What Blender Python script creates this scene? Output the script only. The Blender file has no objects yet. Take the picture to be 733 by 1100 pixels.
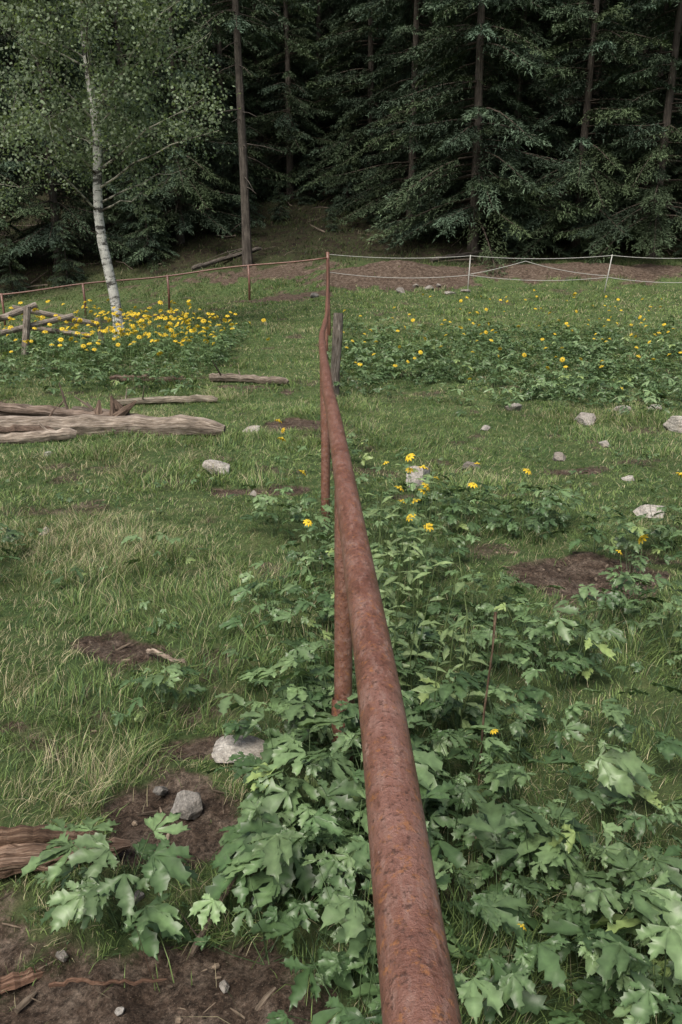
import bpy, math
import numpy as np
from mathutils import Vector
R = np.random.RandomState(7)
scene = bpy.context.scene
scene.view_settings.view_transform='Standard'
try: scene.view_settings.look='None'
except Exception: pass
scene.view_settings.exposure=0

# ------------------------------------------------------------------ noise / terrain
def vnoise(x,y,s,seed=0):
    x=np.asarray(x,float)/s; y=np.asarray(y,float)/s
    i=np.floor(x); j=np.floor(y); fx=x-i; fy=y-j
    fx=fx*fx*(3-2*fx); fy=fy*fy*(3-2*fy)
    def h(a,b):
        v=np.sin(a*127.1+b*311.7+seed*74.7)*43758.5453
        return v-np.floor(v)
    return (h(i,j)*(1-fx)+h(i+1,j)*fx)*(1-fy)+(h(i,j+1)*(1-fx)+h(i+1,j+1)*fx)*fy
def fbm(x,y,s,seed=0,o=4):
    r=0;a=1;t=0
    for k in range(o):
        r=r+a*vnoise(x,y,s/2**k,seed+k*3);t+=a;a*=.55
    return r/t
def sstep(a,b,v):
    t=np.clip((v-a)/(b-a),0,1); return t*t*(3-2*t)
PD=[-60,0,8,10,12,15,20,25,28,30,34,45,60,90,140,260]
PZ=[0,0,0,.02,.10,.30,.68,1.03,1.30,1.65,2.6,6.2,12.2,27,54,110]
def height(x,y):
    x=np.asarray(x,float); y=np.asarray(y,float)
    z=(np.interp(y-.7,PD,PZ)+np.interp(y,PD,PZ)+np.interp(y+.7,PD,PZ))/3
    z=z+.10*np.clip(x+.5,-30,0)*sstep(14,28,y)
    z=z+(fbm(x,y,.5,1)-.5)*.09+(fbm(x,y,2.5,5)-.5)*.14*sstep(2,8,y)
    z=z+(fbm(x,y,7,9)-.5)*1.6*sstep(31,50,y)
    z=z+.6*np.exp(-((x-2.0)/2.2)**2-((y-30.4)/1.0)**2)*(.6+.8*fbm(x,y,1.2,66))+.35*np.exp(-((x-9)/5)**2-((y-31)/1.2)**2)
    z=z+.30*(fbm(x,y,1.4,67)-.5)*sstep(28.5,30,y)*(1-sstep(36,42,y))
    return z
DIRT=[(-.42,1.56,.45,.26,1.1),(-.56,2.22,.26,.28,1.05),(-1.05,3.6,.30,.22,.75),(-.6,9.9,.7,.5,.8),(-.8,6.7,.5,.22,.7),
 (1.45,4.55,.6,.42,.95),(2.15,7.4,.35,.22,.7),(1.0,7.6,.4,.2,.6),(-.45,2.7,.25,.1,.5),(.15,1.2,.3,.2,.7),(-.5,4.6,.4,.22,.5),(-1.0,1.75,.25,.2,.6),(-1.3,2.9,.3,.15,.45),
 (1.8,30.2,3.4,1.8,1.4),(-2.0,27.6,2.0,1.0,1.0),(9,31.2,9,1.5,1.3),(-8,26.2,7,.7,.9),(18,30.8,7,1.2,1.2),(-1.5,12.5,.8,.4,.6),(2.6,8.7,.6,.2,.45),(-3,32.5,4,1.5,.8)]
def dirt(x,y):
    d=np.zeros_like(np.asarray(x,float))
    for a,b,rx,ry,s in DIRT:
        d=np.maximum(d,s*np.exp(-(((x-a)/rx)**2+((y-b)/ry)**2)*1.1))
    n=fbm(x,y,.40,21,5)
    d=d+(n-.5)*1.3
    d=np.maximum(sstep(.38,.60,d), .6*sstep(.60,.74,fbm(x,y,.5,33)))
    return np.clip(d,0,1)

# ------------------------------------------------------------------ mesh helpers
class B:
    def __init__(s): s.v=[];s.f=[];s.c=[];s.g=[];s.m=[];s.n=0
    def add(s,v,f,c=(1,1,1),g=None,mi=0):
        v=np.asarray(v,float); f=np.asarray(f,int)
        s.v.append(v); s.f.append(f+s.n)
        c=np.asarray(c,float)
        if c.ndim==1: c=np.tile(c,(len(v),1))
        s.c.append(c); s.g.append(g if g is not None else np.zeros((len(v),3)))
        s.m.append(np.full(len(f),mi)); s.n+=len(v)
    def build(s,name,mats,smooth=False,parent=None,link=True):
        v=np.concatenate(s.v); f=np.concatenate(s.f); c=np.concatenate(s.c); g=np.concatenate(s.g); m=np.concatenate(s.m)
        me=bpy.data.meshes.new(name)
        me.vertices.add(len(v)); me.vertices.foreach_set('co',v.astype(np.float32).ravel())
        me.loops.add(f.size); me.loops.foreach_set('vertex_index',f.astype(np.int32).ravel())
        me.polygons.add(len(f)); me.polygons.foreach_set('loop_start',(np.arange(len(f))*f.shape[1]).astype(np.int32))
        me.update(calc_edges=True)
        me.polygons.foreach_set('material_index',m.astype(np.int32))
        me.polygons.foreach_set('use_smooth',np.full(len(f),bool(smooth)))
        a=me.attributes.new('col','FLOAT_COLOR','POINT')
        a.data.foreach_set('color',np.concatenate([c,np.ones((len(c),1))],1).astype(np.float32).ravel())
        a=me.attributes.new('grain','FLOAT_VECTOR','POINT')
        a.data.foreach_set('vector',g.astype(np.float32).ravel())
        for mm in mats: me.materials.append(mm)
        me.update()
        if not link: return me
        return obj(name,me,parent)
def obj(name,me,parent=None,loc=(0,0,0),rot=(0,0,0),sc=(1,1,1)):
    o=bpy.data.objects.new(name,me); scene.collection.objects.link(o)
    o.location=loc;o.rotation_euler=rot;o.scale=sc
    if parent: o.parent=parent
    return o
def empty(name): 
    o=bpy.data.objects.new(name,None); scene.collection.objects.link(o); o.empty_display_size=.2; return o
def tube(P,r,n=8,rough=0,seed=0,cap=True,sq=1.0):
    P=np.asarray(P,float); r=np.asarray(r,float)*np.ones(len(P)); rs=np.random.RandomState(seed)
    T=np.gradient(P,axis=0); T/=np.linalg.norm(T,axis=1)[:,None]+1e-9
    up=np.array([0,0,1.]) if abs(T[0][2])<.9 else np.array([0,1.,0])
    a=np.linspace(0,2*np.pi,n,endpoint=False)
    L=np.concatenate([[0],np.cumsum(np.linalg.norm(np.diff(P,axis=0),axis=1))])
    V=[];G=[]
    ph=rs.rand(4)*6
    for i in range(len(P)):
        s=np.cross(T[i],up); s/=np.linalg.norm(s); u=np.cross(s,T[i])
        rad=r[i]*(1+rough*(.5*np.sin(3*a+ph[0]+L[i]*1.1)+.3*np.sin(5*a+ph[1]-L[i]*2.3)+.35*np.sin(7*a+ph[3])+.25*rs.randn(n)*.7))
        V.append(P[i]+np.outer(np.cos(a)*rad,s)+np.outer(np.sin(a)*rad*sq,u))
        G.append(np.stack([np.cos(a)*r.max(),np.sin(a)*r.max(),np.full(n,L[i]*.12)],1))
    V=np.concatenate(V);G=np.concatenate(G);F=[]
    for i in range(len(P)-1):
        for k in range(n):
            p=i*n+k;q=i*n+(k+1)%n
            F+= [(p,q,q+n),(p,q+n,p+n)]
    if cap:
        for base,i,fl in ((0,0,1),((len(P)-1)*n,-1,0)):
            c=len(V); V=np.vstack([V,P[i]]); G=np.vstack([G,[0,0,L[i]*.12+.3]])
            for k in range(n):
                F.append((base+(k+1)%n,base+k,c) if fl else (base+k,base+(k+1)%n,c))
    return V,np.array(F),G

# ------------------------------------------------------------------ materials
def newmat(name):
    m=bpy.data.materials.new(name); m.use_nodes=True; nt=m.node_tree
    for n in list(nt.nodes): nt.nodes.remove(n)
    return m,nt,nt.nodes.new('ShaderNodeOutputMaterial')
def noise(nt,vec,scale,detail=4,rough=.6):
    n=nt.nodes.new('ShaderNodeTexNoise'); n.inputs['Scale'].default_value=scale; n.inputs['Detail'].default_value=detail; n.inputs['Roughness'].default_value=rough
    nt.links.new(vec,n.inputs['Vector']); return n.outputs['Fac']
def ramp(nt,fac,stops):
    n=nt.nodes.new('ShaderNodeValToRGB'); e=n.color_ramp.elements
    while len(e)<len(stops): e.new(.5)
    for i,(p,c) in enumerate(stops):
        e[i].position=p; e[i].color=(*c,1) if hasattr(c,'__len__') else (c,c,c,1)
    nt.links.new(fac,n.inputs['Fac']); return n.outputs['Color']
def mix(nt,fac,a,b,mode='MIX'):
    n=nt.nodes.new('ShaderNodeMix'); n.data_type='RGBA'; n.blend_type=mode
    for s,v in ((n.inputs[0],fac),(n.inputs[6],a),(n.inputs[7],b)):
        if isinstance(v,(int,float)): s.default_value=v
        elif isinstance(v,tuple): s.default_value=(*v,1)
        else: nt.links.new(v,s)
    return n.outputs[2]
def bump(nt,h,strength,dist,prev=None):
    n=nt.nodes.new('ShaderNodeBump'); n.inputs['Strength'].default_value=strength; n.inputs['Distance'].default_value=dist
    nt.links.new(h,n.inputs['Height'])
    if prev: nt.links.new(prev,n.inputs['Normal'])
    return n.outputs['Normal']
def prin(nt,col,rough=.7,nrm=None,spec=.3):
    p=nt.nodes.new('ShaderNodeBsdfPrincipled')
    nt.links.new(col,p.inputs['Base Color'])
    if isinstance(rough,(int,float)): p.inputs['Roughness'].default_value=rough
    else: nt.links.new(rough,p.inputs['Roughness'])
    p.inputs['Specular IOR Level'].default_value=spec
    if nrm: nt.links.new(nrm,p.inputs['Normal'])
    return p
def attr(nt,name,out='Color'):
    n=nt.nodes.new('ShaderNodeAttribute'); n.attribute_name=name; return n.outputs[out]
def leafmat(name,trans=.3,rough=.5,spec=.3,nscale=30):
    m,nt,out=newmat(name)
    c=attr(nt,'col')
    if nscale:
        g=nt.nodes.new('ShaderNodeNewGeometry').outputs['Position']
        n=ramp(nt,noise(nt,g,nscale,2),[(.25,.72),(.75,1.25)]); c=mix(nt,1.0,c,n,'MULTIPLY')
    p=prin(nt,c,rough,None,spec)
    if trans<=0:
        nt.links.new(p.outputs[0],out.inputs[0]); return m
    t=nt.nodes.new('ShaderNodeBsdfTranslucent'); nt.links.new(mix(nt,1.0,c,(1.3,1.35,.7),'MULTIPLY'),t.inputs['Color'])
    ms=nt.nodes.new('ShaderNodeMixShader'); ms.inputs[0].default_value=trans
    nt.links.new(p.outputs[0],ms.inputs[1]); nt.links.new(t.outputs[0],ms.inputs[2]); nt.links.new(ms.outputs[0],out.inputs[0])
    return m
M_grass=leafmat('grass_blades',.22,.6,.2,0)
M_leaf=leafmat('coneflower_leaf',.15,.42,.45,35)
M_petal=leafmat('yellow_petal',.25,.6,.2,0)
M_aleaf=leafmat('aspen_leaf',.3,.5,.3,0)
M_needle=leafmat('conifer_needles',0,.7,.15,0)

def ground_mat():
    m,nt,out=newmat('meadow_soil')
    g=nt.nodes.new('ShaderNodeNewGeometry').outputs['Position']
    sep=nt.nodes.new('ShaderNodeSeparateColor'); nt.links.new(attr(nt,'col'),sep.inputs[0])
    n1=noise(nt,g,9,8,.7); n2=noise(nt,g,1.3,4); n3=noise(nt,g,60,6,.75); n5=noise(nt,g,170,4,.7)
    soil=ramp(nt,n1,[(.32,(.034,.023,.016)),(.48,(.085,.060,.044)),(.60,(.15,.115,.088)),(.75,(.24,.195,.155))])
    soil=mix(nt,1.0,soil,ramp(nt,n3,[(.36,.30),(.50,.9),(.66,1.7)]),'MULTIPLY')
    soil=mix(nt,ramp(nt,n5,[(.60,0.),(.66,.8)]),soil,(.27,.22,.17))
    soil=mix(nt,ramp(nt,n5,[(.34,.8),(.40,0.)]),soil,(.02,.014,.010))
    gr=ramp(nt,n1,[(.3,(.032,.055,.018)),(.5,(.065,.105,.036)),(.72,(.15,.155,.07))])
    gr=mix(nt,ramp(nt,n2,[(.45,0.),(.65,.6)]),gr,(.10,.125,.05))
    fl=ramp(nt,noise(nt,g,2.2,8,.7),[(.35,(.014,.011,.008)),(.47,(.026,.021,.013)),(.56,(.028,.034,.014)),(.66,(.045,.034,.025)),(.8,(.065,.052,.04))])
    gr=mix(nt,sep.outputs[1],gr,fl)
    edge=mix(nt,ramp(nt,n3,[(.4,0.),(.6,1.)]),sep.outputs[0],ramp(nt,sep.outputs[0],[(.35,0.),(.6,1.)]))
    c=mix(nt,edge,gr,soil)
    nr=bump(nt,n1,1.,.06); nr=bump(nt,n3,1.,.02,nr); nr=bump(nt,n5,.7,.005,nr)
    nt.links.new(prin(nt,c,.95,nr,.15).outputs[0],out.inputs[0]); return m
def rust_mat():
    m,nt,out=newmat('rusted_steel')
    g=nt.nodes.new('ShaderNodeNewGeometry').outputs['Position']
    mp=nt.nodes.new('ShaderNodeMapping'); mp.inputs['Scale'].default_value=(1,.28,1); nt.links.new(g,mp.inputs[0]); gs=mp.outputs[0]
    n1=noise(nt,g,6,7,.65); n2=noise(nt,g,110,6,.75); n3=noise(nt,g,280,2); n4=noise(nt,gs,45,6,.75)
    c=ramp(nt,n1,[(.33,(.105,.043,.028)),(.5,(.158,.070,.048)),(.67,(.200,.102,.078))])
    c=mix(nt,ramp(nt,n4,[(.50,0.),(.64,.65)]),c,(.25,.160,.130))
    c=mix(nt,ramp(nt,n4,[(.34,.7),(.46,0.)]),c,(.085,.032,.019))
    c=mix(nt,ramp(nt,n2,[(.54,0.),(.61,.85)]),c,(.050,.020,.012))
    c=mix(nt,ramp(nt,noise(nt,g,70,5,.75),[(.56,0.),(.64,.8)]),c,(.25,.105,.038))
    c=mix(nt,ramp(nt,noise(nt,g,15,6,.75),[(.70,0.),(.74,.7)]),c,(.34,.30,.27))
    nr=bump(nt,n2,.9,.004); nr=bump(nt,n3,.5,.001,nr); nr=bump(nt,n1,.4,.005,nr)
    nt.links.new(prin(nt,c,ramp(nt,n4,[(.3,.30),(.7,.58)]),nr,.6).outputs[0],out.inputs[0]); return m
def wood_mat(name,dark,mid,light,sc=1.):
    m,nt,out=newmat(name)
    g=attr(nt,'grain','Vector'); p=nt.nodes.new('ShaderNodeNewGeometry').outputs['Position']
    n1=noise(nt,g,55*sc,6,.7); n2=noise(nt,p,5,4)
    c=ramp(nt,n1,[(.32,dark),(.5,mid),(.68,light)])
    c=mix(nt,1.0,c,ramp(nt,n2,[(.3,.65),(.7,1.2)]),'MULTIPLY')
    c=mix(nt,1.0,c,attr(nt,'col'),'MULTIPLY')
    nt.links.new(prin(nt,c,.85,bump(nt,n1,.9,.015),.2).outputs[0],out.inputs[0]); return m
def rock_mat():
    m,nt,out=newmat('field_stone')
    g=nt.nodes.new('ShaderNodeNewGeometry').outputs['Position']
    n1=noise(nt,g,14,8,.75); n2=noise(nt,g,3.5,3); n3=noise(nt,g,70,5,.7)
    c=ramp(nt,n1,[(.3,(.13,.12,.105)),(.5,(.31,.29,.265)),(.7,(.46,.44,.41))])
    c=mix(nt,1.,c,ramp(nt,n3,[(.35,.6),(.6,1.2)]),'MULTIPLY')
    c=mix(nt,ramp(nt,n2,[(.45,0.),(.65,.45)]),c,(.19,.15,.115)); c=mix(nt,1.0,c,attr(nt,'col'),'MULTIPLY')
    nt.links.new(prin(nt,c,.9,bump(nt,n3,.6,.008,bump(nt,n1,1.,.03)),.25).outputs[0],out.inputs[0]); return m
def birch_mat():
    m,nt,out=newmat('aspen_bark')
    g=nt.nodes.new('ShaderNodeTexCoord').outputs['Object']
    mp=nt.nodes.new('ShaderNodeMapping'); mp.inputs['Scale'].default_value=(1.2,1.2,3.5); nt.links.new(g,mp.inputs[0])
    n1=noise(nt,mp.outputs[0],1.9,7,.78); n2=noise(nt,g,9,5)
    c=ramp(nt,n2,[(.3,(.28,.28,.25)),(.6,(.48,.48,.44))])
    c=mix(nt,ramp(nt,n1,[(.50,0.),(.56,.95)]),c,(.035,.032,.028))
    c=mix(nt,1.0,c,attr(nt,'col'),'MULTIPLY')
    nt.links.new(prin(nt,c,.8,bump(nt,n1,.4,.02),.2).outputs[0],out.inputs[0]); return m
M_ground=ground_mat(); M_rust=rust_mat(); M_rock=rock_mat(); M_aspen=birch_mat()
M_log=wood_mat('weathered_wood',(.05,.04,.032),(.17,.145,.12),(.32,.29,.255))
M_rot=wood_mat('rotten_wood',(.03,.02,.014),(.11,.075,.055),(.27,.215,.17),1.4)
M_bark=wood_mat('conifer_bark',(.025,.021,.018),(.07,.06,.05),(.12,.105,.09),.5)
def plain(name,col,rough=.6):
    m,nt,out=newmat(name); g=nt.nodes.new('ShaderNodeNewGeometry').outputs['Position']
    c=ramp(nt,noise(nt,g,8,4),[(.3,tuple(x*.7 for x in col)),(.7,col)])
    nt.links.new(prin(nt,c,rough).outputs[0],out.inputs[0]); return m
M_white=plain('white_fence_tape',(.42,.42,.39))

# ------------------------------------------------------------------ ground
t=np.linspace(-1,1,521); gx=3.2*t+12*np.sign(t)*np.abs(t)**3+155*np.sign(t)*np.abs(t)**8
ty=np.linspace(0,1,700); gy=-40*(1-ty)**30+ .9+ 7*ty + 24*ty**2+ 215*ty**7
X,Y=np.meshgrid(gx,gy); Z=height(X,Y)
nx,ny=len(gx),len(gy)
idx=np.arange(nx*ny).reshape(ny,nx)
F=np.stack([idx[:-1,:-1],idx[:-1,1:],idx[1:,1:],idx[1:,:-1]],-1).reshape(-1,4)
b=B()
forest=sstep(30.8,34.5,Y+2.5*(fbm(X,Y,3,44)-.5)*2)
dd=dirt(X,Y)
near=1-sstep(6,12,Y)
Z=Z-.018*dd+dd*near*((fbm(X,Y,.16,88,3)-.5)*.06+(sstep(.45,.8,vnoise(X,Y,.045,90)))*.012+(vnoise(X,Y,.025,93)-.5)*.008)
col=np.stack([dd*np.where(Y>34,.35,1),forest,forest*0],-1).reshape(-1,3)
b.add(np.stack([X,Y,Z],-1).reshape(-1,3),F,col); b.build('ground',[M_ground],smooth=True)

# ------------------------------------------------------------------ grass
PATCH=[(-.07,1.88,.17,.38,17),(.20,1.95,.20,.45,20),(.62,1.66,.26,.28,18),(-.08,2.55,.20,.35,14),(.16,2.9,.22,.4,13),(.42,2.7,.2,.3,7),(.28,3.7,.4,.5,16),(.80,3.5,.35,.35,15),
 (-.12,3.9,.3,.5,12),(.2,4.8,.45,.5,13),(1.15,5.6,.42,.35,17),(.55,6.1,.45,.4,9),(2.05,4.9,.35,.35,10),(-.3,5.6,.35,.5,10),(-1.3,4.4,.4,.3,2),(-.60,1.80,.04,.04,3),(-.78,3.0,.06,.06,3),
 (-2.2,4.6,.35,.25,4),(1.75,3.7,.4,.3,9),(1.3,2.9,.4,.3,4),(-.05,7.2,.3,.5,4),(2.9,5.2,.4,.5,7),(1.15,1.9,.35,.3,12),(.45,2.1,.25,.3,8),(-.25,3.1,.2,.3,5)]
def cover(x,y):
    d=np.zeros_like(x)
    for a,bb,rx,ry,n in PATCH: d=np.maximum(d,np.exp(-(((x-a)/rx)**2+((y-bb)/ry)**2)))
    return d
def grass(name,y0,y1,dens,hmin,hmax,w,spread=.52,marg=1.0):
    area=0.5*((2*(spread*y0+marg))+(2*(spread*y1+marg)))*(y1-y0)
    n=int(area*dens); n2=int(n*1.7)
    y=y0+(y1-y0)*R.rand(n2); hw=spread*y1+marg; x=(R.rand(n2)*2-1)*hw
    k=np.abs(x)<spread*y+marg; x,y=x[k],y[k]
    m=R.rand(len(x))<.6; cell=.09
    x=np.where(m,(np.floor(x/cell)+.5+ (vnoise(np.floor(x/cell),np.floor(y/cell),1,3)-.5))*cell+R.randn(len(x))*.024,x)
    y=np.where(m,(np.floor(y/cell)+.5+ (vnoise(np.floor(x/cell),np.floor(y/cell),1,8)-.5))*cell+R.randn(len(x))*.024,y)
    d=dirt(x,y); dens_n=fbm(x,y,.6,14)
    keep=(R.rand(len(x))>d*1.06-.07)&(R.rand(len(x))<.35+1.3*dens_n)&(R.rand(len(x))>.6*cover(x,y))
    x,y,dens_n=x[keep],y[keep],dens_n[keep]; n=len(x); z=height(x,y)-.012
    tall=sstep(.5,.72,fbm(x,y,.9,51))
    h=(hmin+(hmax-hmin)*R.rand(n)**1.6)*(.6+.9*tall)*(.6+.8*dens_n)
    straw_z=sstep(.5,.7,fbm(x,y,.8,61))*np.where(x<0,1,.5)
    straw_z=np.maximum(straw_z,.9*np.exp(-((x+1.7)/.9)**2-((y-5.2)/1.2)**2)); 
    straw=R.rand(n)<.11+.34*straw_z
    h=np.where(straw,h*1.3,h)
    az=R.rand(n)*6.283; az=np.where(R.rand(n)<.5,fbm(x,y,.4,71)*12,az)
    lean=(.2+1.1*R.rand(n)**1.2); ca,sa=np.cos(az),np.sin(az)
    ww=w*(.6+.8*R.rand(n))*np.where(straw,.6,1)
    fa=R.rand(n)*6.28; px,py=np.cos(fa),np.sin(fa)
    def pt(t,s):
        o=h*lean*t**1.6; zz=h*(t-.28*lean*t*t)
        return np.stack([x+ca*o+px*ww*s,y+sa*o+py*ww*s,z+zz],1)
    V=np.stack([pt(0,-1),pt(0,1),pt(.5,-.8),pt(.5,.8),pt(1,0)],1).reshape(-1,3)
    f=np.array([(0,1,3),(0,3,2),(2,3,4)]); Fc=(np.arange(n)[:,None,None]*5+f[None]).reshape(-1,3)
    A=np.array([.100,.165,.052]);Bc=np.array([.190,.262,.090]);C=np.array([.46,.41,.26]);D=np.array([.062,.115,.050])
    t=np.clip(fbm(x,y,1.1,81)*2.0-.40+R.randn(n)*.25,0,1)[:,None]
    c=A*(1-t)+Bc*t; u=(R.rand(n)<.25)[:,None]; c=np.where(u,D,c)
    cs=C*(.6+.6*R.rand(n))[:,None]; c=np.where(straw[:,None],cs,c); c=c*(.75+.5*R.rand(n))[:,None]
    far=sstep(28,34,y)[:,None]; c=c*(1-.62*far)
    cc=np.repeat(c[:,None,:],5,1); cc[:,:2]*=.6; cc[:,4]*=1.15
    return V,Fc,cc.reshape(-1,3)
b=B()
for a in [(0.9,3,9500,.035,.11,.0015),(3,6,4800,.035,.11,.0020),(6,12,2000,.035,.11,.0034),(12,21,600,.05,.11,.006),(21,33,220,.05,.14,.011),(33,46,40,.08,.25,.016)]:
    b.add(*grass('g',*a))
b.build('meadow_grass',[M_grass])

# ------------------------------------------------------------------ leafy plants
def leafproto(angles,lens,prof,seed,fold=.30,droop=.42):
    rs=np.random.RandomState(seed);V=[];F=[];S=[];k=0
    for a,L in zip(angles,lens):
        a=math.radians(a+rs.randn()*6); d=np.array([math.sin(a),math.cos(a)]); p=np.array([d[1],-d[0]])
        zoff=rs.rand()*.03; m=len(prof); L*=1+.12*rs.randn()
        cv=.14*rs.randn()
        for t,w in prof:
            ww=w*L*(1+.14*rs.randn())
            c=d*t*L+p*cv*t*t*L
            for s in (-1,0,1):
                tt=c+p*s*ww*(1+.15*rs.randn())+ (d*(.09*L) if (s and w>.12) else 0)
                zz=zoff+fold*abs(s)*ww-droop*(t*L)**2*.5+ .018*rs.randn()
                V.append([tt[0],tt[1]+.12,zz]); S.append(.9+.15*rs.rand() if s else 1.35)
        for i in range(m-1):
            q=k+i*3
            for e in (0,1): F+=[(q+e,q+e+1,q+e+4),(q+e,q+e+4,q+e+3)]
        k+=m*3
    V.append([0,-.0,0]);V.append([.012,0,0]);V.append([0,.16,0]);F.append((k,k+1,k+2));S+=[1,1,1]
    return np.array(V),np.array(F),np.array(S)
PF=[(0,.03),(.15,.07),(.30,.135),(.44,.215),(.48,.155),(.61,.215),(.66,.13),(.79,.135),(.85,.06),(1,.0)]
PL=[(0,.03),(.45,.19),(.7,.15),(1,0)]
HI=[leafproto([-86,-43,0,43,86],[.60,.86,1.08,.86,.60],PF,i) for i in range(5)]+[leafproto([-58,0,58],[.85,1.15,.85],PF,i+9) for i in range(2)]+[leafproto([-105,-64,-26,14,52,95],[.5,.7,.9,1.1,.8,.55],PF,31)]
LO=[leafproto([-60,0,60],[.8,1.05,.8],PL,i+20) for i in range(3)]
def stamp(b,proto,pos,yaw,pitch,roll,sc,col,mi=0):
    V,F,S=proto; n=len(pos)
    cz,sz,cx,sx,cy,sy=np.cos(yaw),np.sin(yaw),np.cos(pitch),np.sin(pitch),np.cos(roll),np.sin(roll)
    v=V[None]*sc[:,None,None]
    x=v[...,0]*cy[:,None]+v[...,2]*sy[:,None]; z=-v[...,0]*sy[:,None]+v[...,2]*cy[:,None]; y=v[...,1]
    y2=y*cx[:,None]-z*sx[:,None]; z2=y*sx[:,None]+z*cx[:,None]
    x3=x*cz[:,None]-y2*sz[:,None]; y3=x*sz[:,None]+y2*cz[:,None]
    W=np.stack([x3,y3,z2],-1)+pos[:,None,:]
    c=col[:,None,:]*S[None,:,None]
    b.add(W.reshape(-1,3),(np.arange(n)[:,None,None]*len(V)+F[None]).reshape(-1,3),c.reshape(-1,3),mi=mi)
def stalks(b,P0,P1,r,col,bow=.0):
    n=len(P0); mid=(P0+P1)/2+np.stack([bow*R.randn(n),bow*R.randn(n),.05*np.linalg.norm(P1-P0,axis=1)],1)
    off=np.array([[1,0,0],[-.5,.87,0],[-.5,-.87,0]])
    rings=[P[:,None,:]+off[None]*r[:,None,None]*k for P,k in ((P0,1),(mid,.8),(P1,.6))]
    V=np.stack(rings,1).reshape(n,9,3); f=[]
    for i in (0,3):
        for k in range(3): p=i+k;q=i+(k+1)%3; f+=[(p,q,q+3),(p,q+3,p+3)]
    b.add(V.reshape(-1,3),(np.arange(n)[:,None,None]*9+np.array(f)[None]).reshape(-1,3),np.repeat(col,9,0))
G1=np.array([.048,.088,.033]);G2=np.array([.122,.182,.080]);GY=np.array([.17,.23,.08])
def plants(b,px,py,size,nl,protos,hgt,sc=.085):
    n=len(px); rep=np.repeat(np.arange(n),nl); m=len(rep)
    az=R.rand(m)*6.283; t=R.rand(m)
    H=(hgt*size)[rep]*(.20+.80*t); ro=size[rep]*(.04+.17*R.rand(m)*(1.25-.5*t))
    bx,by=px[rep],py[rep]; bz=height(bx,by)
    pos=np.stack([bx+np.cos(az)*ro,by+np.sin(az)*ro,bz+H],1)
    base=np.stack([bx+.01*R.randn(m),by+.01*R.randn(m),bz-.02],1)
    s=sc*size[rep]*(.4+.85*R.rand(m))
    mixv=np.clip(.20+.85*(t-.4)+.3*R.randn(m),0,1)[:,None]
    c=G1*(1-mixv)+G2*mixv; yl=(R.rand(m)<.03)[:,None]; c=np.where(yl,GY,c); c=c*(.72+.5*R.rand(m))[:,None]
    pitch=-(-.15+.6*R.rand(m)); roll=R.randn(m)*.28; yaw=az-math.pi/2+R.randn(m)*.35
    which=R.randint(0,len(protos),m)
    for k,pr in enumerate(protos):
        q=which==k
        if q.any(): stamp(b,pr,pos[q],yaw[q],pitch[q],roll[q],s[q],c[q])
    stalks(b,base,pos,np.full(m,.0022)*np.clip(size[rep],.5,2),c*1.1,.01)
def ell(n,a,bb,rx,ry):
    r=np.sqrt(R.rand(n));t=R.rand(n)*6.283; return a+rx*1.2*r*np.cos(t),bb+ry*1.2*r*np.sin(t)
b=B()
for (a,bb,rx,ry,n) in PATCH:
    x,y=ell(n,a,bb,rx,ry)
    k=y>1.35; x,y=x[k],y[k]
    big=bb<2.3
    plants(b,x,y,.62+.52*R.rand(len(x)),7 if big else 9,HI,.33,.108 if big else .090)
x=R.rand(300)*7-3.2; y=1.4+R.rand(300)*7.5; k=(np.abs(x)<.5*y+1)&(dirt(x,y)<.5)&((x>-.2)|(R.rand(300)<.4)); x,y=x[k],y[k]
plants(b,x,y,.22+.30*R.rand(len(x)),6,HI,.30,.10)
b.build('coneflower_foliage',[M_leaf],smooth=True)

# flowers
def flowerproto():
    V=[];F=[];S=[];npet=9
    for i in range(npet):
        a=i/npet*6.283; d=np.array([math.cos(a),math.sin(a)]);p=np.array([-d[1],d[0]])
        k=len(V)
        for r,w,z in ((.18,.08,0),(.55,.20,.03),(.85,.17,-.14),(1.05,.03,-.32)):
            for s in (-1,1): V.append([*(d*r+p*s*w),z]); S.append((.68,.47,.035))
        for q in (0,2,4): F+=[(k+q,k+q+1,k+q+3),(k+q,k+q+3,k+q+2)]
    k=len(V);n=7
    for r,z in ((.24,-.08),(.30,.12),(.22,.30),(.06,.40)):
        for i in range(n):
            a=i/n*6.283; V.append([r*math.cos(a),r*math.sin(a),z]); S.append((.42,.34,.05) if z<.2 else (.50,.42,.07))
    for j in range(3):
        for i in range(n):
            p=k+j*n+i;q=k+j*n+(i+1)%n; F+=[(p,q,q+n),(p,q+n,p+n)]
    return np.array(V),np.array(F),np.array(S)
FP=flowerproto()
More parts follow.
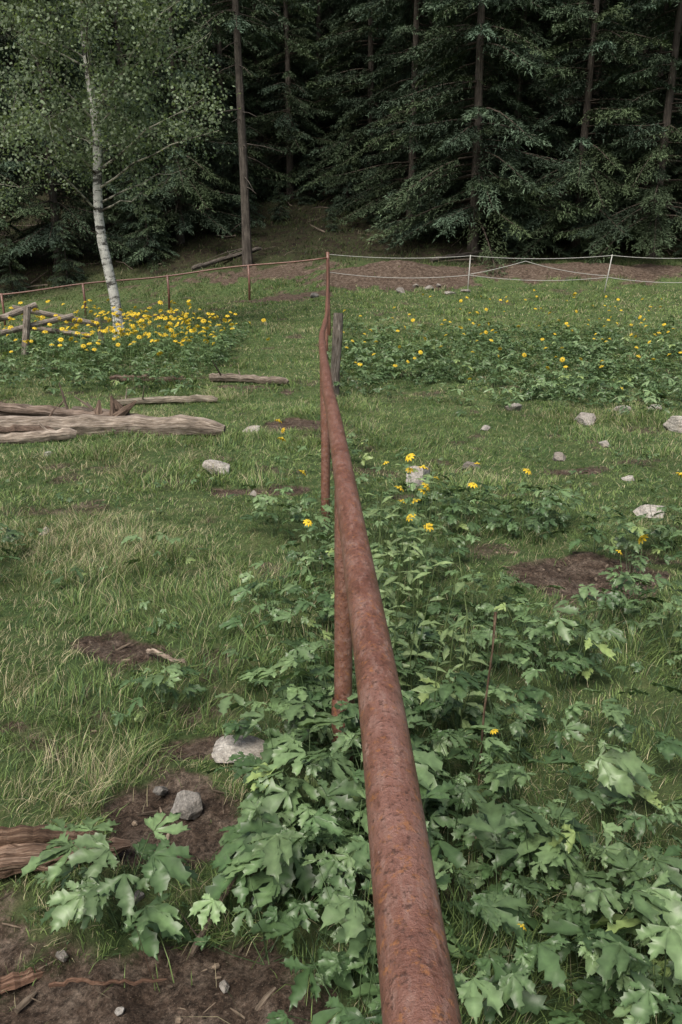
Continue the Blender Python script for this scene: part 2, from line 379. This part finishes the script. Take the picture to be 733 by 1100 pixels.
def flowers(bp,bg,x,y,h,size,leafp,lean=.05,fl=.036,nl=4):
    n=len(x); z=height(x,y); base=np.stack([x,y,z],1)
    top=base+np.stack([R.randn(n)*lean,R.randn(n)*lean,h],1)
    V,F,S=FP
    pitch=R.randn(n)*.5+.1; roll=R.randn(n)*.45
    sc=fl*size*(.75+.4*R.rand(n))
    v=V[None]*sc[:,None,None]; cy,sy,cx,sx=np.cos(roll),np.sin(roll),np.cos(pitch),np.sin(pitch)
    X_=v[...,0]*cy[:,None]+v[...,2]*sy[:,None]; Z_=-v[...,0]*sy[:,None]+v[...,2]*cy[:,None]
    Y_=v[...,1]*cx[:,None]-Z_*sx[:,None]; Z2=v[...,1]*sx[:,None]+Z_*cx[:,None]
    W=np.stack([X_,Y_,Z2],-1)+top[:,None,:]
    bp.add(W.reshape(-1,3),(np.arange(n)[:,None,None]*len(V)+F[None]).reshape(-1,3),np.tile(S,(n,1))*np.repeat(.8+.35*R.rand(n),len(V))[:,None])
    gc=np.tile(np.array([.12,.19,.07]),(n,1))
    stalks(bg,base,top,np.full(n,.0028)*size,gc,.012)
    m=n*nl; rep=np.repeat(np.arange(n),nl); t=.25+.6*R.rand(m)
    pos=base[rep]*(1-t[:,None])+top[rep]*t[:,None]; which=R.randint(0,len(leafp),m)
    for k,pr in enumerate(leafp):
        q=which==k
        if q.any():
            mm=q.sum(); stamp(bg,pr,pos[q],R.rand(mm)*6.28,-.5*R.rand(mm)+.1,R.randn(mm)*.3,.06*size[rep][q]*(1.3-t[q]),np.tile(np.array([.10,.165,.065]),(mm,1))*(.8+.4*R.rand(mm))[:,None])
bp=B();bg=B()
NF=[(.39,4.3,.78),(.50,4.6,.66),(.33,4.35,.60),(.42,4.2,.55),(.36,4.1,.50),(.47,4.4,.56),(.82,4.7,.52),(-.22,4.8,.6),(-.36,5.2,.72),(-.16,4.2,.45),(-.45,5.6,.75),(-.40,5.7,.68),
 (1.5,4.0,.35),(1.65,4.1,.4),(1.2,5.0,.55),(.95,5.4,.5),(.25,5.0,.62),(.44,3.9,.52),(.36,4.5,.5),(.62,4.9,.52),(2.2,5.0,.55),(2.4,5.3,.5),(.40,4.35,.70),(.46,4.25,.62)]
a=np.array(NF); flowers(bp,bg,a[:,0],a[:,1],a[:,2],np.full(len(a),1.),HI,.02,.031)
flowers(bp,bg,np.array([.42,.50]),np.array([1.5,2.3]),np.array([.30,.34]),np.array([1.,1.3]),HI,.0,.012)
n=30; x=.12+R.rand(n)*.4; y=2.6+R.rand(n)*2.2; z=height(x,y); base=np.stack([x,y,z],1); top=base+np.stack([R.randn(n)*.05,R.randn(n)*.05,.45+.35*R.rand(n)],1)
stalks(bg,base,top,np.full(n,.003),np.tile(np.array([.15,.20,.08]),(n,1)),.02)
nar=leafproto([0],[1.],[(0,.02),(.3,.13),(.5,.12),(.55,.16),(.8,.07),(1,0)],55)
rep=np.repeat(np.arange(n),8); t=(.15+.85*R.rand(len(rep)))[:,None]; pos=base[rep]*(1-t)+top[rep]*t; m=len(rep)
stamp(bg,nar,pos,R.rand(m)*6.28,-.7*R.rand(m)+.4,R.randn(m)*.3,.10*(.6+.6*R.rand(m)),(np.array([.13,.18,.075])*(.8+.5*R.rand(m))[:,None]))
bg.build('coneflower_stems',[M_leaf]); bp.build('coneflower_blossoms',[M_petal])

# meadow patches in the middle distance
b=B();bp=B()
x=R.rand(2800)*12-.1; y=9.6+R.rand(2800)*10
k=(R.rand(2800)<sstep(.36,.60,fbm(x,y,1.7,91,5)+.05)*(1-.8*sstep(16,19,y))*sstep(9.6,12.0,y+2.6*(fbm(x,y*0,2.,3)-.5)))&((x>.9)|(y>11.5)); x,y=x[k],y[k]
plants(b,x,y,.5+.6*R.rand(len(x)),8,LO,.30,.12)
xf,yf=x,y
x=-2.1-R.rand(1000)*8; y=10.9+R.rand(1000)*8; k=(R.rand(1000)<sstep(.34,.6,fbm(x,y,1.8,95,5)+.06)*sstep(10.9,13.2,y+2.5*(fbm(x,y*0,2.,4)-.5)))&(np.abs(x)<.62*y); x,y=x[k],y[k]
plants(b,x,y,.6+.55*R.rand(len(x)),8,LO,.34,.12)
q=R.rand(len(xf))<.09; flowers(bp,b,xf[q],yf[q],.30+.3*R.rand(q.sum()),np.full(q.sum(),1.1),LO,.06,.034,2)
x=2+R.rand(70)*9; y=15.5+R.rand(70)*8; flowers(bp,b,x,y,.25+.3*R.rand(70),np.full(70,1.2),LO,.06,.036,2)
x=-.2+R.rand(20)*3.5; y=14+R.rand(20)*5; k=np.abs(x+.25)>.3; flowers(bp,b,x[k],y[k],.3+.35*R.rand(k.sum()),np.full(k.sum(),1.2),LO,.06,.036,2)
x=-2.0-R.rand(90)*6; y=13+R.rand(90)*5; flowers(bp,b,x,y,.35+.3*R.rand(90),np.full(90,1.15),LO,.1,.038,2)
x=-3.7+.85*R.randn(230); y=15.3+.9*R.randn(230); flowers(bp,b,x,y,.40+.5*R.rand(230),np.full(230,1.25),LO,.12,.040,3)
x=-6.8+.9*R.randn(50); y=16.5+.8*R.randn(50); flowers(bp,b,x,y,.5+.4*R.rand(50),np.full(50,1.3),LO,.1,.040,2)
b.build('meadow_coneflower_patch',[M_leaf]); bp.build('meadow_yellow_flowers',[M_petal])

# ------------------------------------------------------------------ pipe fence
fence=empty('pipe_fence')
RP=[(-1.6,.135,1.09),(0,.088,1.095),(.6,.072,1.10),(1.1,.066,1.10),(1.9,.038,1.095),(2.62,.012,1.10),(4.1,-.040,1.085),(5.0,-.085,1.09),(5.6,-.100,1.105),(7.0,-.150,1.08),(8.6,-.200,1.10),
 (10.2,-.240,1.09),(11.6,-.235,1.12),(13.2,-.225,1.24),(15,-.25,1.38),(18,-.29,1.62),(21,-.335,1.86),(24.5,-.39,2.12),(28,-.45,2.42)]
ry=np.array([p[0] for p in RP]); yy=np.linspace(-1.6,28,260)
def sm(a): 
    v=np.interp(yy,ry,a); k=np.ones(5)/5; w=np.convolve(np.pad(v,2,'edge'),k,'valid'); return w
P=np.stack([sm([p[1] for p in RP]),yy,sm([p[2] for p in RP])],1)
def railx(y): return float(np.interp(y,P[:,1],P[:,0])),float(np.interp(y,P[:,1],P[:,2]))
b=B(); v,f,g=tube(P,np.where(yy<12.2,.0360,.027),28); b.add(v,f,g=g)
for yc in (.02,8.1):
    xx,zz=railx(yc); v,f,g=tube([(xx,yc-.006,zz),(xx,yc,zz),(xx,yc+.006,zz)],[.0362,.0380,.0362],24,cap=False); b.add(v,f,g=g)
b.build('top_rail',[M_rust],True,fence)
for i,py in enumerate([-.4,2.62,5.6,8.6,15,18.3,21.6,24.8]):
    xx,zz=railx(py); zg=float(height(xx,py)); b=B()
    lx=(-.012,-.004,-.012,.01,-.02,.03,0,0)[i]
    v,f,g=tube([(xx+lx,py,zg-.3),(xx+lx,py,zg+.3),(xx+lx*.3,py,zz-.045),(xx,py,zz-.018)],[.033,.033,.033,.033],20); b.add(v,f,g=g)
    if i==1:
        v,f,g=tube([(xx+lx,py,zg-.2),(xx+lx,py,zg+.24),(xx+lx,py+.004,zg+.255)],[.043,.043,.041],22,cap=False); b.add(v,f,g=g)
    b.build('post_%d'%(i+1),[M_rust],True,fence)
b=B(); xx,zz=railx(28)
zg=float(height(xx,28)); v,f,g=tube([(xx,28.03,zg-.3),(xx+.01,28.03,zg+.7),(xx,28.03,2.62)],[.06,.058,.055],14); b.add(v,f,g=g); b.build('corner_post',[M_rust],True,fence)
zg=float(height(-.06,11.6)); b=B(); v,f,g=tube([(-.10,11.6,zg-.3),(-.085,11.6,zg+.4),(-.05,11.6,zg+.9),(-.04,11.62,zg+1.2)],[.07,.065,.075,.07],12,.12,3); b.add(v,f,(.8,.8,.8),g); b.build('wooden_fence_post',[M_log],False)

# cross fence on the left
cf=empty('cross_pipe_fence'); xs=np.linspace(-.45,-17,40); yl=28+ (xs+.45)*.05
zt=2.45+ .108*(xs+.45)+.03*np.sin(xs*1.3)
b=B(); v,f,g=tube(np.stack([xs,yl,zt],1),.028,8); b.add(v,f,g=g); b.build('rail',[M_rust],True,cf)
for k,xp in enumerate([-3.1,-5.8,-8.6,-11.3,-14]):
    yp=28+(xp+.45)*.05; zg=float(height(xp,yp)); zt_=2.45+.108*(xp+.45)
    b=B(); v,f,g=tube([(xp,yp,zg-.2),(xp+.02,yp,zg+.6),(xp,yp,zt_+.02)],.04,10); b.add(v,f,g=g); b.build('post_%d'%(k+1),[M_rust],True,cf)
tf=empty('white_tape_fence'); posts=[(4.3,28.1,.05),(8.9,28.0,.18),(13.2,28,-.1),(18,28,.05)]
def sag(p,q,s,n=14):
    t=np.linspace(0,1,n)[:,None]; P=np.array(p)*(1-t)+np.array(q)*t; P[:,2]-=s*4*t[:,0]*(1-t[:,0]); return P
tops=[(-.45,28.03,2.55)];lows=[(-.45,28.03,1.98)]
for k,(xp,yp,l) in enumerate(posts):
    zg=float(height(xp,yp)); zt_=2.50+.01*k
    b=B(); v,f,g=tube([(xp,yp,zg-.2),(xp+l,yp,zt_+.03)],.017,8); b.add(v,f,g=g); b.build('post_%d'%(k+1),[M_white],True,tf)
    tops.append((xp+l,yp,zt_)); lows.append((xp+l*.5,yp,zt_-.62-.08*k))
b=B()
for i in range(4):
    for pts,s in ((tops,.10),(lows,.14)):
        v,f,g=tube(sag(pts[i],pts[i+1],s),.010,6); b.add(v,f,g=g)
v,f,g=tube(sag((4.3,28.1,1.9),(6.2,28.05,2.33),.03),.010,6); b.add(v,f,g=g)
v,f,g=tube(sag((6.2,28.05,2.33),(8.95,28.,1.86),.08),.010,6); b.add(v,f,g=g)
b.build('tape_strands',[M_white],False,tf)

# ------------------------------------------------------------------ logs
def log(name,p,q,r0,r1,mat=M_log,seed=0,bend=.05,rough=.12,lift=0,sq=1.,n=14,twigs=2,tint=(1,1,1),jag=True):
    rs=np.random.RandomState(seed); m=26; t=np.linspace(0,1,m)
    x=p[0]+(q[0]-p[0])*t; y=p[1]+(q[1]-p[1])*t
    w=np.cumsum(rs.randn(m))*.01; x=x+w*bend*4; y=y+np.sin(t*3+seed)*bend
    r=(r0+(r1-r0)*t)*(1+.07*rs.randn(m)); 
    if jag: r[0]*=.8; r[-1]*=.55; r[-2]*=.85
    z0,z1=float(height(p[0],p[1])),float(height(q[0],q[1]))
    z=z0+(z1-z0)*t+r*sq*.75+lift*(1-t)+.02+np.cumsum(rs.randn(m))*.004
    b=B(); P=np.stack([x,y,z],1); v,f,g=tube(P,r,n,rough,seed,sq=sq); b.add(v,f,tint,g)
    for k in range(twigs):
        i=rs.randint(3,m-3); L=.12+.25*rs.rand(); d=np.array([rs.randn()*.5,rs.randn()*.5,.6+.5*rs.rand()])*L
        v,f,g=tube([P[i],P[i]+d*.6,P[i]+d],[r[i]*.28,r[i]*.2,r[i]*.08],6,.1,k); b.add(v,f,tint,g)
    return b.build(name,[mat],False)
log('fallen_log',(-4.5,9.25),(-1.33,9.05),.12,.10,seed=1,twigs=3,tint=(1.25,1.2,1.15))
log('fallen_log',(-4.7,9.85),(-2.55,9.75),.14,.12,seed=2,tint=(.8,.75,.7))
log('fallen_log',(-4.6,8.55),(-2.95,8.8),.055,.07,seed=3,tint=(1.35,1.3,1.25))
log('fallen_log',(-4.3,9.55),(-2.3,9.5),.07,.06,seed=4,lift=.24,tint=(.9,.8,.75))
log('fallen_log',(-4.8,9.3),(-3.0,9.9),.06,.05,seed=24,lift=.2,tint=(1.1,1.0,.9))
log('fallen_log',(-3.15,11.0),(-1.75,11.2),.045,.055,seed=5,tint=(1.1,1.1,1.))
log('fallen_log',(-2.1,12.9),(-.85,12.6),.065,.06,seed=6,tint=(.95,.9,.85))
log('fallen_log',(-3.7,12.8),(-2.5,12.9),.06,.05,M_rot,seed=7)
log('fallen_log',(-4.4,8.9),(-3.3,9.1),.05,.05,M_rot,seed=17,lift=.12)
log('rotten_log',(-1.25,1.93),(-.66,2.13),.075,.028,M_rot,seed=8,rough=.32,sq=.6,twigs=0,bend=.03,tint=(1.5,1.4,1.3),n=22)
log('rotten_log',(-1.2,2.04),(-.78,2.13),.045,.02,M_rot,seed=12,rough=.3,sq=.7,twigs=1,bend=.02,tint=(.9,.8,.7),lift=.05)
log('rotten_log',(-1.1,1.60),(-.80,1.72),.035,.018,M_rot,seed=9,rough=.25,sq=.6,twigs=0,tint=(1.1,.9,.8))
log('dead_branch',(-.94,3.52),(-.72,3.34),.011,.009,seed=10,twigs=0,bend=.01,tint=(1.4,1.3,1.2),n=8)
log('dead_branch',(-.40,1.72),(-.30,2.0),.009,.005,seed=11,twigs=1,bend=.02,tint=(1.,.9,.8),n=8)
log('dead_branch',(-.75,1.60),(-.45,1.66),.006,.004,M_rot,seed=14,twigs=1,bend=.02,n=8,tint=(1.2,1.,.9))
log('dead_branch',(-6,33.5),(-3.4,36),.10,.07,seed=15,tint=(.5,.5,.5))
log('dead_branch',(3.6,33.2),(6.5,35.0),.1,.06,seed=16,tint=(.5,.5,.5))
b=B(); rs=np.random.RandomState(5); zg=float(height(-2.75,9.45))
for k in range(9):
    x0=-2.75+.12*rs.randn(); y0=9.5+.08*rs.randn(); d=np.array([.10*rs.randn()+.02,.06*rs.randn(),.12+.20*rs.rand()])
    p=np.array([x0,y0,zg+.08]); v,f,g=tube([p,p+d*.5+[.02*rs.randn(),0,0],p+d],[.07,.055,.012],7,.25,k); b.add(v,f,(.75,.62,.55),g)
b.build('splintered_stump',[M_log],False)
zg=float(height(.56,2.55)); b=B(); v,f,g=tube([(.50,2.5,zg),(.505,2.5,zg+.3),(.52,2.49,zg+.55),(.525,2.5,zg+.68)],[.004,.004,.0035,.006],6,.1); b.add(v,f,(.9,.85,.75),g); b.build('dead_flower_stalk',[M_rot],False)
wf=empty('collapsed_wooden_fence')
RL=[((-7.2,15.4,.45),(-6.0,16.2,.95),.06),((-6.4,16.0,.9),(-4.95,16.6,.55),.055),((-6.3,14.6,.85),(-5.75,13.3,.12),.065),((-6.9,15.0,.35),(-5.3,16.2,.75),.055),((-6.2,16.2,.5),(-4.9,16.0,.35),.05),
 ((-6.1,15.6,0),(-5.95,15.6,.95),.07),((-4.9,16.7,0),(-4.95,16.65,.65),.06),((-7.6,15.6,.7),(-6.4,15.8,.75),.055),((-6.5,13.9,.6),(-5.9,13.2,.12),.06)]
for k,(p,q,r) in enumerate(RL):
    zg=float(height((p[0]+q[0])/2,(p[1]+q[1])/2)); p=np.array(p)+[0,0,zg-.05];q=np.array(q)+[0,0,zg-.05]
    t=np.linspace(0,1,8)[:,None]; b=B(); v,f,g=tube(p*(1-t)+q*t,r,9,.1,k); b.add(v,f,(1.15,1.15,1.15),g); b.build('rail_%d'%(k+1),[M_log],False,wf)

# ------------------------------------------------------------------ rocks
def rock(x,y,r,fl=.6,seed=0,tint=(1,1,1),sink=.35):
    import bmesh
    rs=np.random.RandomState(seed); bm=bmesh.new(); bmesh.ops.create_icosphere(bm,subdivisions=5,radius=1)
    v=np.array([q.co[:] for q in bm.verts]); f=np.array([[q.index for q in ff.verts] for ff in bm.faces]); bm.free()
    for k in range(20):
        d=rs.randn(3); d/=np.linalg.norm(d); c=.50+.34*rs.rand(); pr=v@d; v=v-np.outer(np.maximum(pr-c,0)*.97,d)
    for s in (2.2,5,11,23):
        ph=rs.rand(3)*9; v=v*(1+.030*(2/s)**.5*(np.sin(v[:,0]*s+ph[0]+np.sin(v[:,1]*s*1.3))+np.sin(v[:,1]*s+ph[1])*np.sin(v[:,2]*s*1.1+ph[2])))[:,None]
    v*=[r*1.15*(1+.2*rs.randn()*.5),r*(.8+.2*rs.rand()),r*fl*1.1]; a=rs.rand()*6; ca,sa=math.cos(a)*1,math.sin(a)
    v=np.stack([v[:,0]*ca-v[:,1]*sa,v[:,0]*sa+v[:,1]*ca,v[:,2]],1)
    b=B(); b.add(v+[x,y,float(height(x,y))+r*fl*(1-sink)*.6],f,tint); return b.build('field_stone',[M_rock],False)
RK=[(-1.17,7.3,.14,.75,1.3),(-.36,2.66,.12,.40,1.3),(-.52,2.32,.085,.7,.8),(-.60,1.93,.03,.7,.9),(.68,6.9,.20,.7,1.15),(3.02,9.8,.18,.6,.95),(4.0,9.3,.24,.6,1.3),(2.42,6.0,.15,.4,1.1),(2.3,10.6,.12,.6,.9),
 (3.7,10.5,.12,.6,1.1),(4.15,10.5,.14,.6,1.1),(-1.05,9.3,.14,.4,1.1),(1.25,7.6,.12,.5,.7),(-3.0,8.0,.06,.6,1),(-2.1,5.4,.05,.6,.9),(2.0,27.6,.2,.6,.7),(3.0,28.3,.22,.6,.8),(2.6,28.8,.15,.6,.8),(3.6,27.4,.25,.35,.8),(3.4,28.9,.14,.6,.8),(4.2,27.9,.2,.4,.8),
 (-.64,2.42,.035,.6,.6),(-.9,27,.2,.5,.6),(2.2,7.9,.09,.6,.8),(-.75,6.6,.05,.6,.9),(-.3,1.62,.02,.6,.9),(-.55,1.55,.016,.6,1.1),(-.75,1.72,.02,.6,.8),(2.9,8.6,.08,.6,1.1),(1.7,9.3,.07,.6,1.),(2.6,7.0,.07,.5,1.1)]
for i,(x,y,r,fl,t) in enumerate(RK): rock(x,y,r,fl,i+1,(t,t,t*.98))
b=B(); n=3600; x=R.rand(n)*4-2; y=1.2+R.rand(n)*6; k=dirt(x,y)>.30; x,y=x[k],y[k]
for i in range(len(x)):
    z=float(height(x[i],y[i]))-.006; a=R.rand()*6.28; L=.008+.035*R.rand()**3; d=np.array([math.cos(a),math.sin(a),.25*R.randn()])*L; p=np.array([x[i],y[i],z])
    wd=.0012+.008*R.rand()**4
    c=np.array([.9,.82,.72])*(.4+1.4*R.rand()); v,f,g=tube([p-d,p+d*.1,p+d],[wd,wd*1.3,wd*.5],5); b.add(v,f,c,g)
b.build('soil_litter',[M_log],False)

# ------------------------------------------------------------------ conifers
def conifer(name,seed,H,R0,cb,dens=1.,lean=0.,dead=12,nsz=.82,tr_r=1.):
    rs=np.random.RandomState(seed); b=B()
    t=np.linspace(0,1,14); tr=np.stack([lean*H*t**1.3+.06*np.sin(t*5+seed),.05*np.cos(t*4+seed),H*t-.3],1)
    r=(.0105*H*(1-t)**.8+.02)*tr_r; r[0]*=1.25
    v,f,g=tube(tr,r,10,.05,seed); b.add(v,f,(1,1,1),g*.6)
    def tp(h): 
        s=np.clip(h/H,0,1); return np.array([lean*H*s**1.3+.06*math.sin(s*5+seed),.05*math.cos(s*4+seed),h])
    for k in range(dead):
        h=.8+(cb+1.5)*rs.rand(); a=rs.rand()*6.28; L=.5+1.3*rs.rand(); p=tp(h); d=np.array([math.cos(a),math.sin(a),-.15-.3*rs.rand()])*L
        v,f,g=tube([p,p+d*.5+[0,0,.06],p+d],[.022,.015,.005],4,cap=False); b.add(v,f,(1.2,1.2,1.2),g)
    nb=int((H-cb)*11*dens); hs=cb+(H-cb)*np.sort(rs.rand(nb)**1.2)
    VV=[];CC=[]
    for h in hs:
        u=(h-cb)/(H-cb); L=R0*((1-u)**.7)*(.45+.75*rs.rand())+.25
        a=rs.rand()*6.283; dr=.28+.38*rs.rand(); up=.18*u+.02
        ts=np.linspace(0,1,6); p0=tp(h)
        path=lambda q:np.stack([p0[0]+math.cos(a)*L*q,p0[1]+math.sin(a)*L*q,p0[2]+L*(up*q-dr*q**1.7+.10*q**4)],-1)
        P=path(ts); v,f,g=tube(P,np.linspace(.012+.008*L,.004,6),4,cap=False); b.add(v,f,(.8,.75,.7),g)
        nt_=int(L/.075*2*.8)+4; q=.10+.90*rs.rand(nt_)**.85; base=path(q)
        sd=np.where(rs.rand(nt_)<.5,-1,1); ang=a+sd*(.75+.35*rs.randn(nt_)*.5)
        tl=(.12+.24*L*(1.05-q)+.14)*(.6+.6*rs.rand(nt_)); tl=np.minimum(tl,.85)
        ns=10; w=(np.arange(ns)+.5)/ns
        wv=np.clip(w[None,:]+rs.randn(nt_,ns)*.05,0,1)
        cx=base[:,None,0]+np.cos(ang)[:,None]*tl[:,None]*wv; cy=base[:,None,1]+np.sin(ang)[:,None]*tl[:,None]*wv
        cz=base[:,None,2]-tl[:,None]*(.25*wv+.45*wv**2)+.02*rs.randn(nt_,ns)
        C=np.stack([cx,cy,cz],-1).reshape(-1,3); m=len(C)
        A2=np.repeat(ang,ns)+rs.randn(m)*.7; el=-.35+.45*rs.randn(m)
        D=np.stack([np.cos(A2)*np.cos(el),np.sin(A2)*np.cos(el),np.sin(el)],1)
        S=np.cross(D,rs.randn(m,3)*.5+[0,0,1]); S/=np.linalg.norm(S,axis=1)[:,None]
        ln=(.09+.10*rs.rand(m))[:,None]*nsz; wd=(.015+.014*rs.rand(m))[:,None]*nsz
        T=np.stack([C-S*wd,C+D*ln*1.2,C+S*wd],1)
        VV.append(T.reshape(-1,3))
        shade=(.30+.50*np.repeat(q,ns)+.38*wv.reshape(-1))*(.60+.7*rs.rand())*(.75+.5*rs.rand(m))  # lit tips and darker inner crown painted into needle colour, plus random tone
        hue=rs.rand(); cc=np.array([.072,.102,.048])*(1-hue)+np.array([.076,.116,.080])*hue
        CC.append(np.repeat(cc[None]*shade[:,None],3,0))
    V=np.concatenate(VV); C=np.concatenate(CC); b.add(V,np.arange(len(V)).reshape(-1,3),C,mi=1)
    return b.build(name,[M_bark,M_needle],False,link=False)
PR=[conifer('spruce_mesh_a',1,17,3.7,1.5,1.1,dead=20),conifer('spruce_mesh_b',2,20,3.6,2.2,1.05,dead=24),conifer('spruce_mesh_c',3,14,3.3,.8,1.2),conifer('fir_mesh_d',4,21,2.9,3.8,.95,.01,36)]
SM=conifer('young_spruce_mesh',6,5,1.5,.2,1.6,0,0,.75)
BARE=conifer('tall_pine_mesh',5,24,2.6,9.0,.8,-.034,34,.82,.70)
def tree(name,me,x,y,s=1,rot=None,parent=None,sz=None):
    return obj(name,me,parent,(x,y,float(height(x,y))-.1),(0,0,R.rand()*6.28 if rot is None else rot),(s,s,sz or s))
tree('tall_pine_tree',BARE,-3.75,34,1.0,rot=0)
for x,y,k,s in [(5.4,34.8,2,1.3),(8.2,38,1,1.),(9.9,35.2,2,1.2),(12.6,33.8,0,1.),(15.4,35,3,.9),(18,34,1,1),(21,36,0,1),(3.2,39,0,1.),(4.3,43,2,1.),(-7.2,38.0,2,1.1),(-9.6,39,1,1),(-12.2,36,0,.95),(-14.6,34.5,3,.8),(-17,36,1,1),(-20,35,2,1),
   (-5.9,43.5,2,1.1),(7,42,3,1),(11.5,40,1,1.),(-1.2,46,0,.95),(1.4,43,2,1.2),(14,39,0,1.),(7.4,36.5,0,1.),(-3.0,50,1,1),(-4.3,45.5,3,1),(-11,42,3,1),(.6,50,2,1.2),(-2.1,55,0,1),(-2.6,43.5,3,.8)]:
    tree('spruce_tree',PR[k],x,y,s)
for x,y,s in [(-8.2,35.6,.7),(-11.2,33.9,.5),(-13.2,33.2,.45),(3.8,37.0,.8),(11,34.6,.4),(-8.8,36.5,.9),(.3,41,.7),(-1.6,42.5,.5),(7.3,34.2,.4),(14.2,33.6,.5),(-4.8,40,.7),(1.8,38.5,.5),(-2.9,40,.35),(-.4,37.5,.22)]:
    tree('young_spruce_tree',SM,x,y,s)
df=empty('distant_forest'); pts=[]
tries=0
while len(pts)<105 and tries<8000:
    tries+=1
    y=44+48*R.rand()**1.1; x=(R.rand()*2-1)*(10+.5*y)
    if abs(x+2.3)<3.2 and y<56: continue
    if any((x-a)**2+(y-c)**2<10 for a,c in pts): continue
    pts.append((x,y)); tree('tree_%d'%len(pts),PR[R.choice([0,1,2,3])],x,y,.8+.45*R.rand(),parent=df)
b=B()
for k in range(130):
    x0=R.rand()*34-17; y0=32.5+R.rand()*16; a=R.rand()*6.28; L=.4+1.3*R.rand(); d=np.array([math.cos(a)*L,math.sin(a)*L*.5]); 
    p=np.array([x0,y0,float(height(x0,y0))+.06]); q=np.array([x0+d[0],y0+d[1],float(height(x0+d[0],y0+d[1]))+.05+.3*R.rand()**2]); r=.012+.035*R.rand()**2
    v,f,g=tube([p,(p+q)/2+[0,0,.04*R.randn()],q],[r,r*.8,r*.4],5); b.add(v,f,np.array([.8,.75,.7])*(.4+.8*R.rand()),g)
b.build('forest_deadwood',[M_log],False)

# ------------------------------------------------------------------ aspens
def aspen(name,x,y,H,r0,lean,seed,nleaf,minh,crown=1.,nb=40,leafh=3.4):
    rs=np.random.RandomState(seed); b=B(); t=np.linspace(0,1,24)
    px=lean[0]*t**1.2*H+.10*np.sin(t*9+seed)+.05*np.sin(t*23); py=lean[1]*t*H
    px=px-px[0]
    tr=np.stack([px,py,t*H-.1],1); r=r0*(1-t)**.75+.015; r[0]*=1.3
    v,f,g=tube(tr,r,14,.03,seed); b.add(v,f,(1.1,1.1,1.1),g)
    tips=[]
    for k in range(nb):
        s=minh/H+(1-minh/H)*rs.rand()**1.2; i=s*23; i0=int(min(i,22)); p=tr[i0]*(1-(i-i0))+tr[i0+1]*(i-i0)
        a=rs.rand()*6.283; L=(.9+1.9*rs.rand())*(1.1-.6*s)*crown; el=.35+.6*rs.rand()
        q=np.linspace(0,1,7); d=np.array([math.cos(a),math.sin(a)])
        P=np.stack([p[0]+d[0]*L*q+.07*rs.randn(7)*q,p[1]+d[1]*L*q+.07*rs.randn(7)*q,p[2]+L*el*q-.12*L*q**3+.05*rs.randn(7)*q],1)
        br=r0*.20*(1.1-s)+.008; v,f,g=tube(P,np.linspace(br,.004,7),6,.03,k,cap=False); b.add(v,f,(.7,.67,.6),g)
        if p[2]<leafh and rs.rand()<.6: continue
        for j in range(12):
            i1=rs.randint(3,7); c=P[i1]; e=rs.randn(3)*.40*crown+[0,0,.08]; v,f,g=tube([c,c+e*.5+[0,0,.03],c+e],[.006,.004,.002],3,cap=False); b.add(v,f,(.4,.38,.33),g); tips+= [c+e,c+e*.6]
    tips=np.array(tips); w=rs.randint(0,len(tips),nleaf); C=tips[w]+rs.randn(nleaf,3)*[.18,.18,.14]
    ax=np.interp(C[:,2],tr[:,2],tr[:,0]); ay=np.interp(C[:,2],tr[:,2],tr[:,1]); dx=C[:,0]-ax; dy=C[:,1]-ay
    rr=np.sqrt(dx*dx+dy*dy); keep=(rr>.28)&((np.abs(dx)>.16)|(rs.rand(nleaf)<.3)); C=C[keep]; w=w[keep]
    n=len(C); U=rs.randn(n,3); U/=np.linalg.norm(U,axis=1)[:,None]; W=np.cross(U,rs.randn(n,3)); W/=np.linalg.norm(W,axis=1)[:,None]
    s=(.025+.015*rs.rand(n))[:,None]
    V=np.stack([C-U*s,C-W*s*.9+U*s*.1,C+W*s*.9+U*s*.1,C+U*s*1.1],1).reshape(-1,3)
    F=(np.arange(n)[:,None,None]*4+np.array([(0,2,1),(1,2,3)])[None]).reshape(-1,3)
    cl=(.6+.6*rs.rand(len(tips)))[w]; cc=np.array([.165,.215,.125])*(cl*(.8+.4*rs.rand(n)))[:,None]
    b.add(V,F,np.repeat(cc,4,0),mi=1)
    me=b.build(name,[M_aspen,M_aleaf],False,link=False)
    return obj(name,me,None,(x,y,float(height(x,y))))
aspen('aspen_tree',-5.0,18.4,12.5,.105,(-.052,.0),3,60000,2.7,1.2,64,3.2)
aspen('aspen_tree',-10.6,20.5,12,.07,(.03,.01),8,42000,2.6,1.4,54,2.8)

# ------------------------------------------------------------------ light, sky, camera
w=bpy.data.worlds.new('World'); scene.world=w; w.use_nodes=True; nt=w.node_tree
sky=nt.nodes.new('ShaderNodeTexSky'); sky.sky_type='NISHITA'; sky.sun_disc=False
el,az=math.radians(55),math.radians(205)
sky.sun_elevation=el; sky.sun_rotation=az; sky.air_density=1.0; sky.dust_density=5.0; sky.ozone_density=.3
nt.links.new(sky.outputs[0],nt.nodes['Background'].inputs[0]); nt.nodes['Background'].inputs[1].default_value=.15
s=bpy.data.lights.new('sun','SUN'); s.energy=4.2; s.angle=math.radians(30); s.color=(1,.96,.89)
so=bpy.data.objects.new('sun',s); scene.collection.objects.link(so)
d=Vector((math.sin(az)*math.cos(el),math.cos(az)*math.cos(el),math.sin(el)))
so.rotation_euler=d.to_track_quat('Z','Y').to_euler(); so.location=(0,0,30)
cam=bpy.data.cameras.new('camera'); co=bpy.data.objects.new('camera',cam); scene.collection.objects.link(co)
cam.sensor_fit='VERTICAL'; cam.sensor_height=36; cam.sensor_width=24; cam.lens=28; cam.clip_start=.02; cam.clip_end=600
co.location=(0,0,1.75); co.rotation_euler=(math.radians(90-16.3),0,0)
scene.camera=co
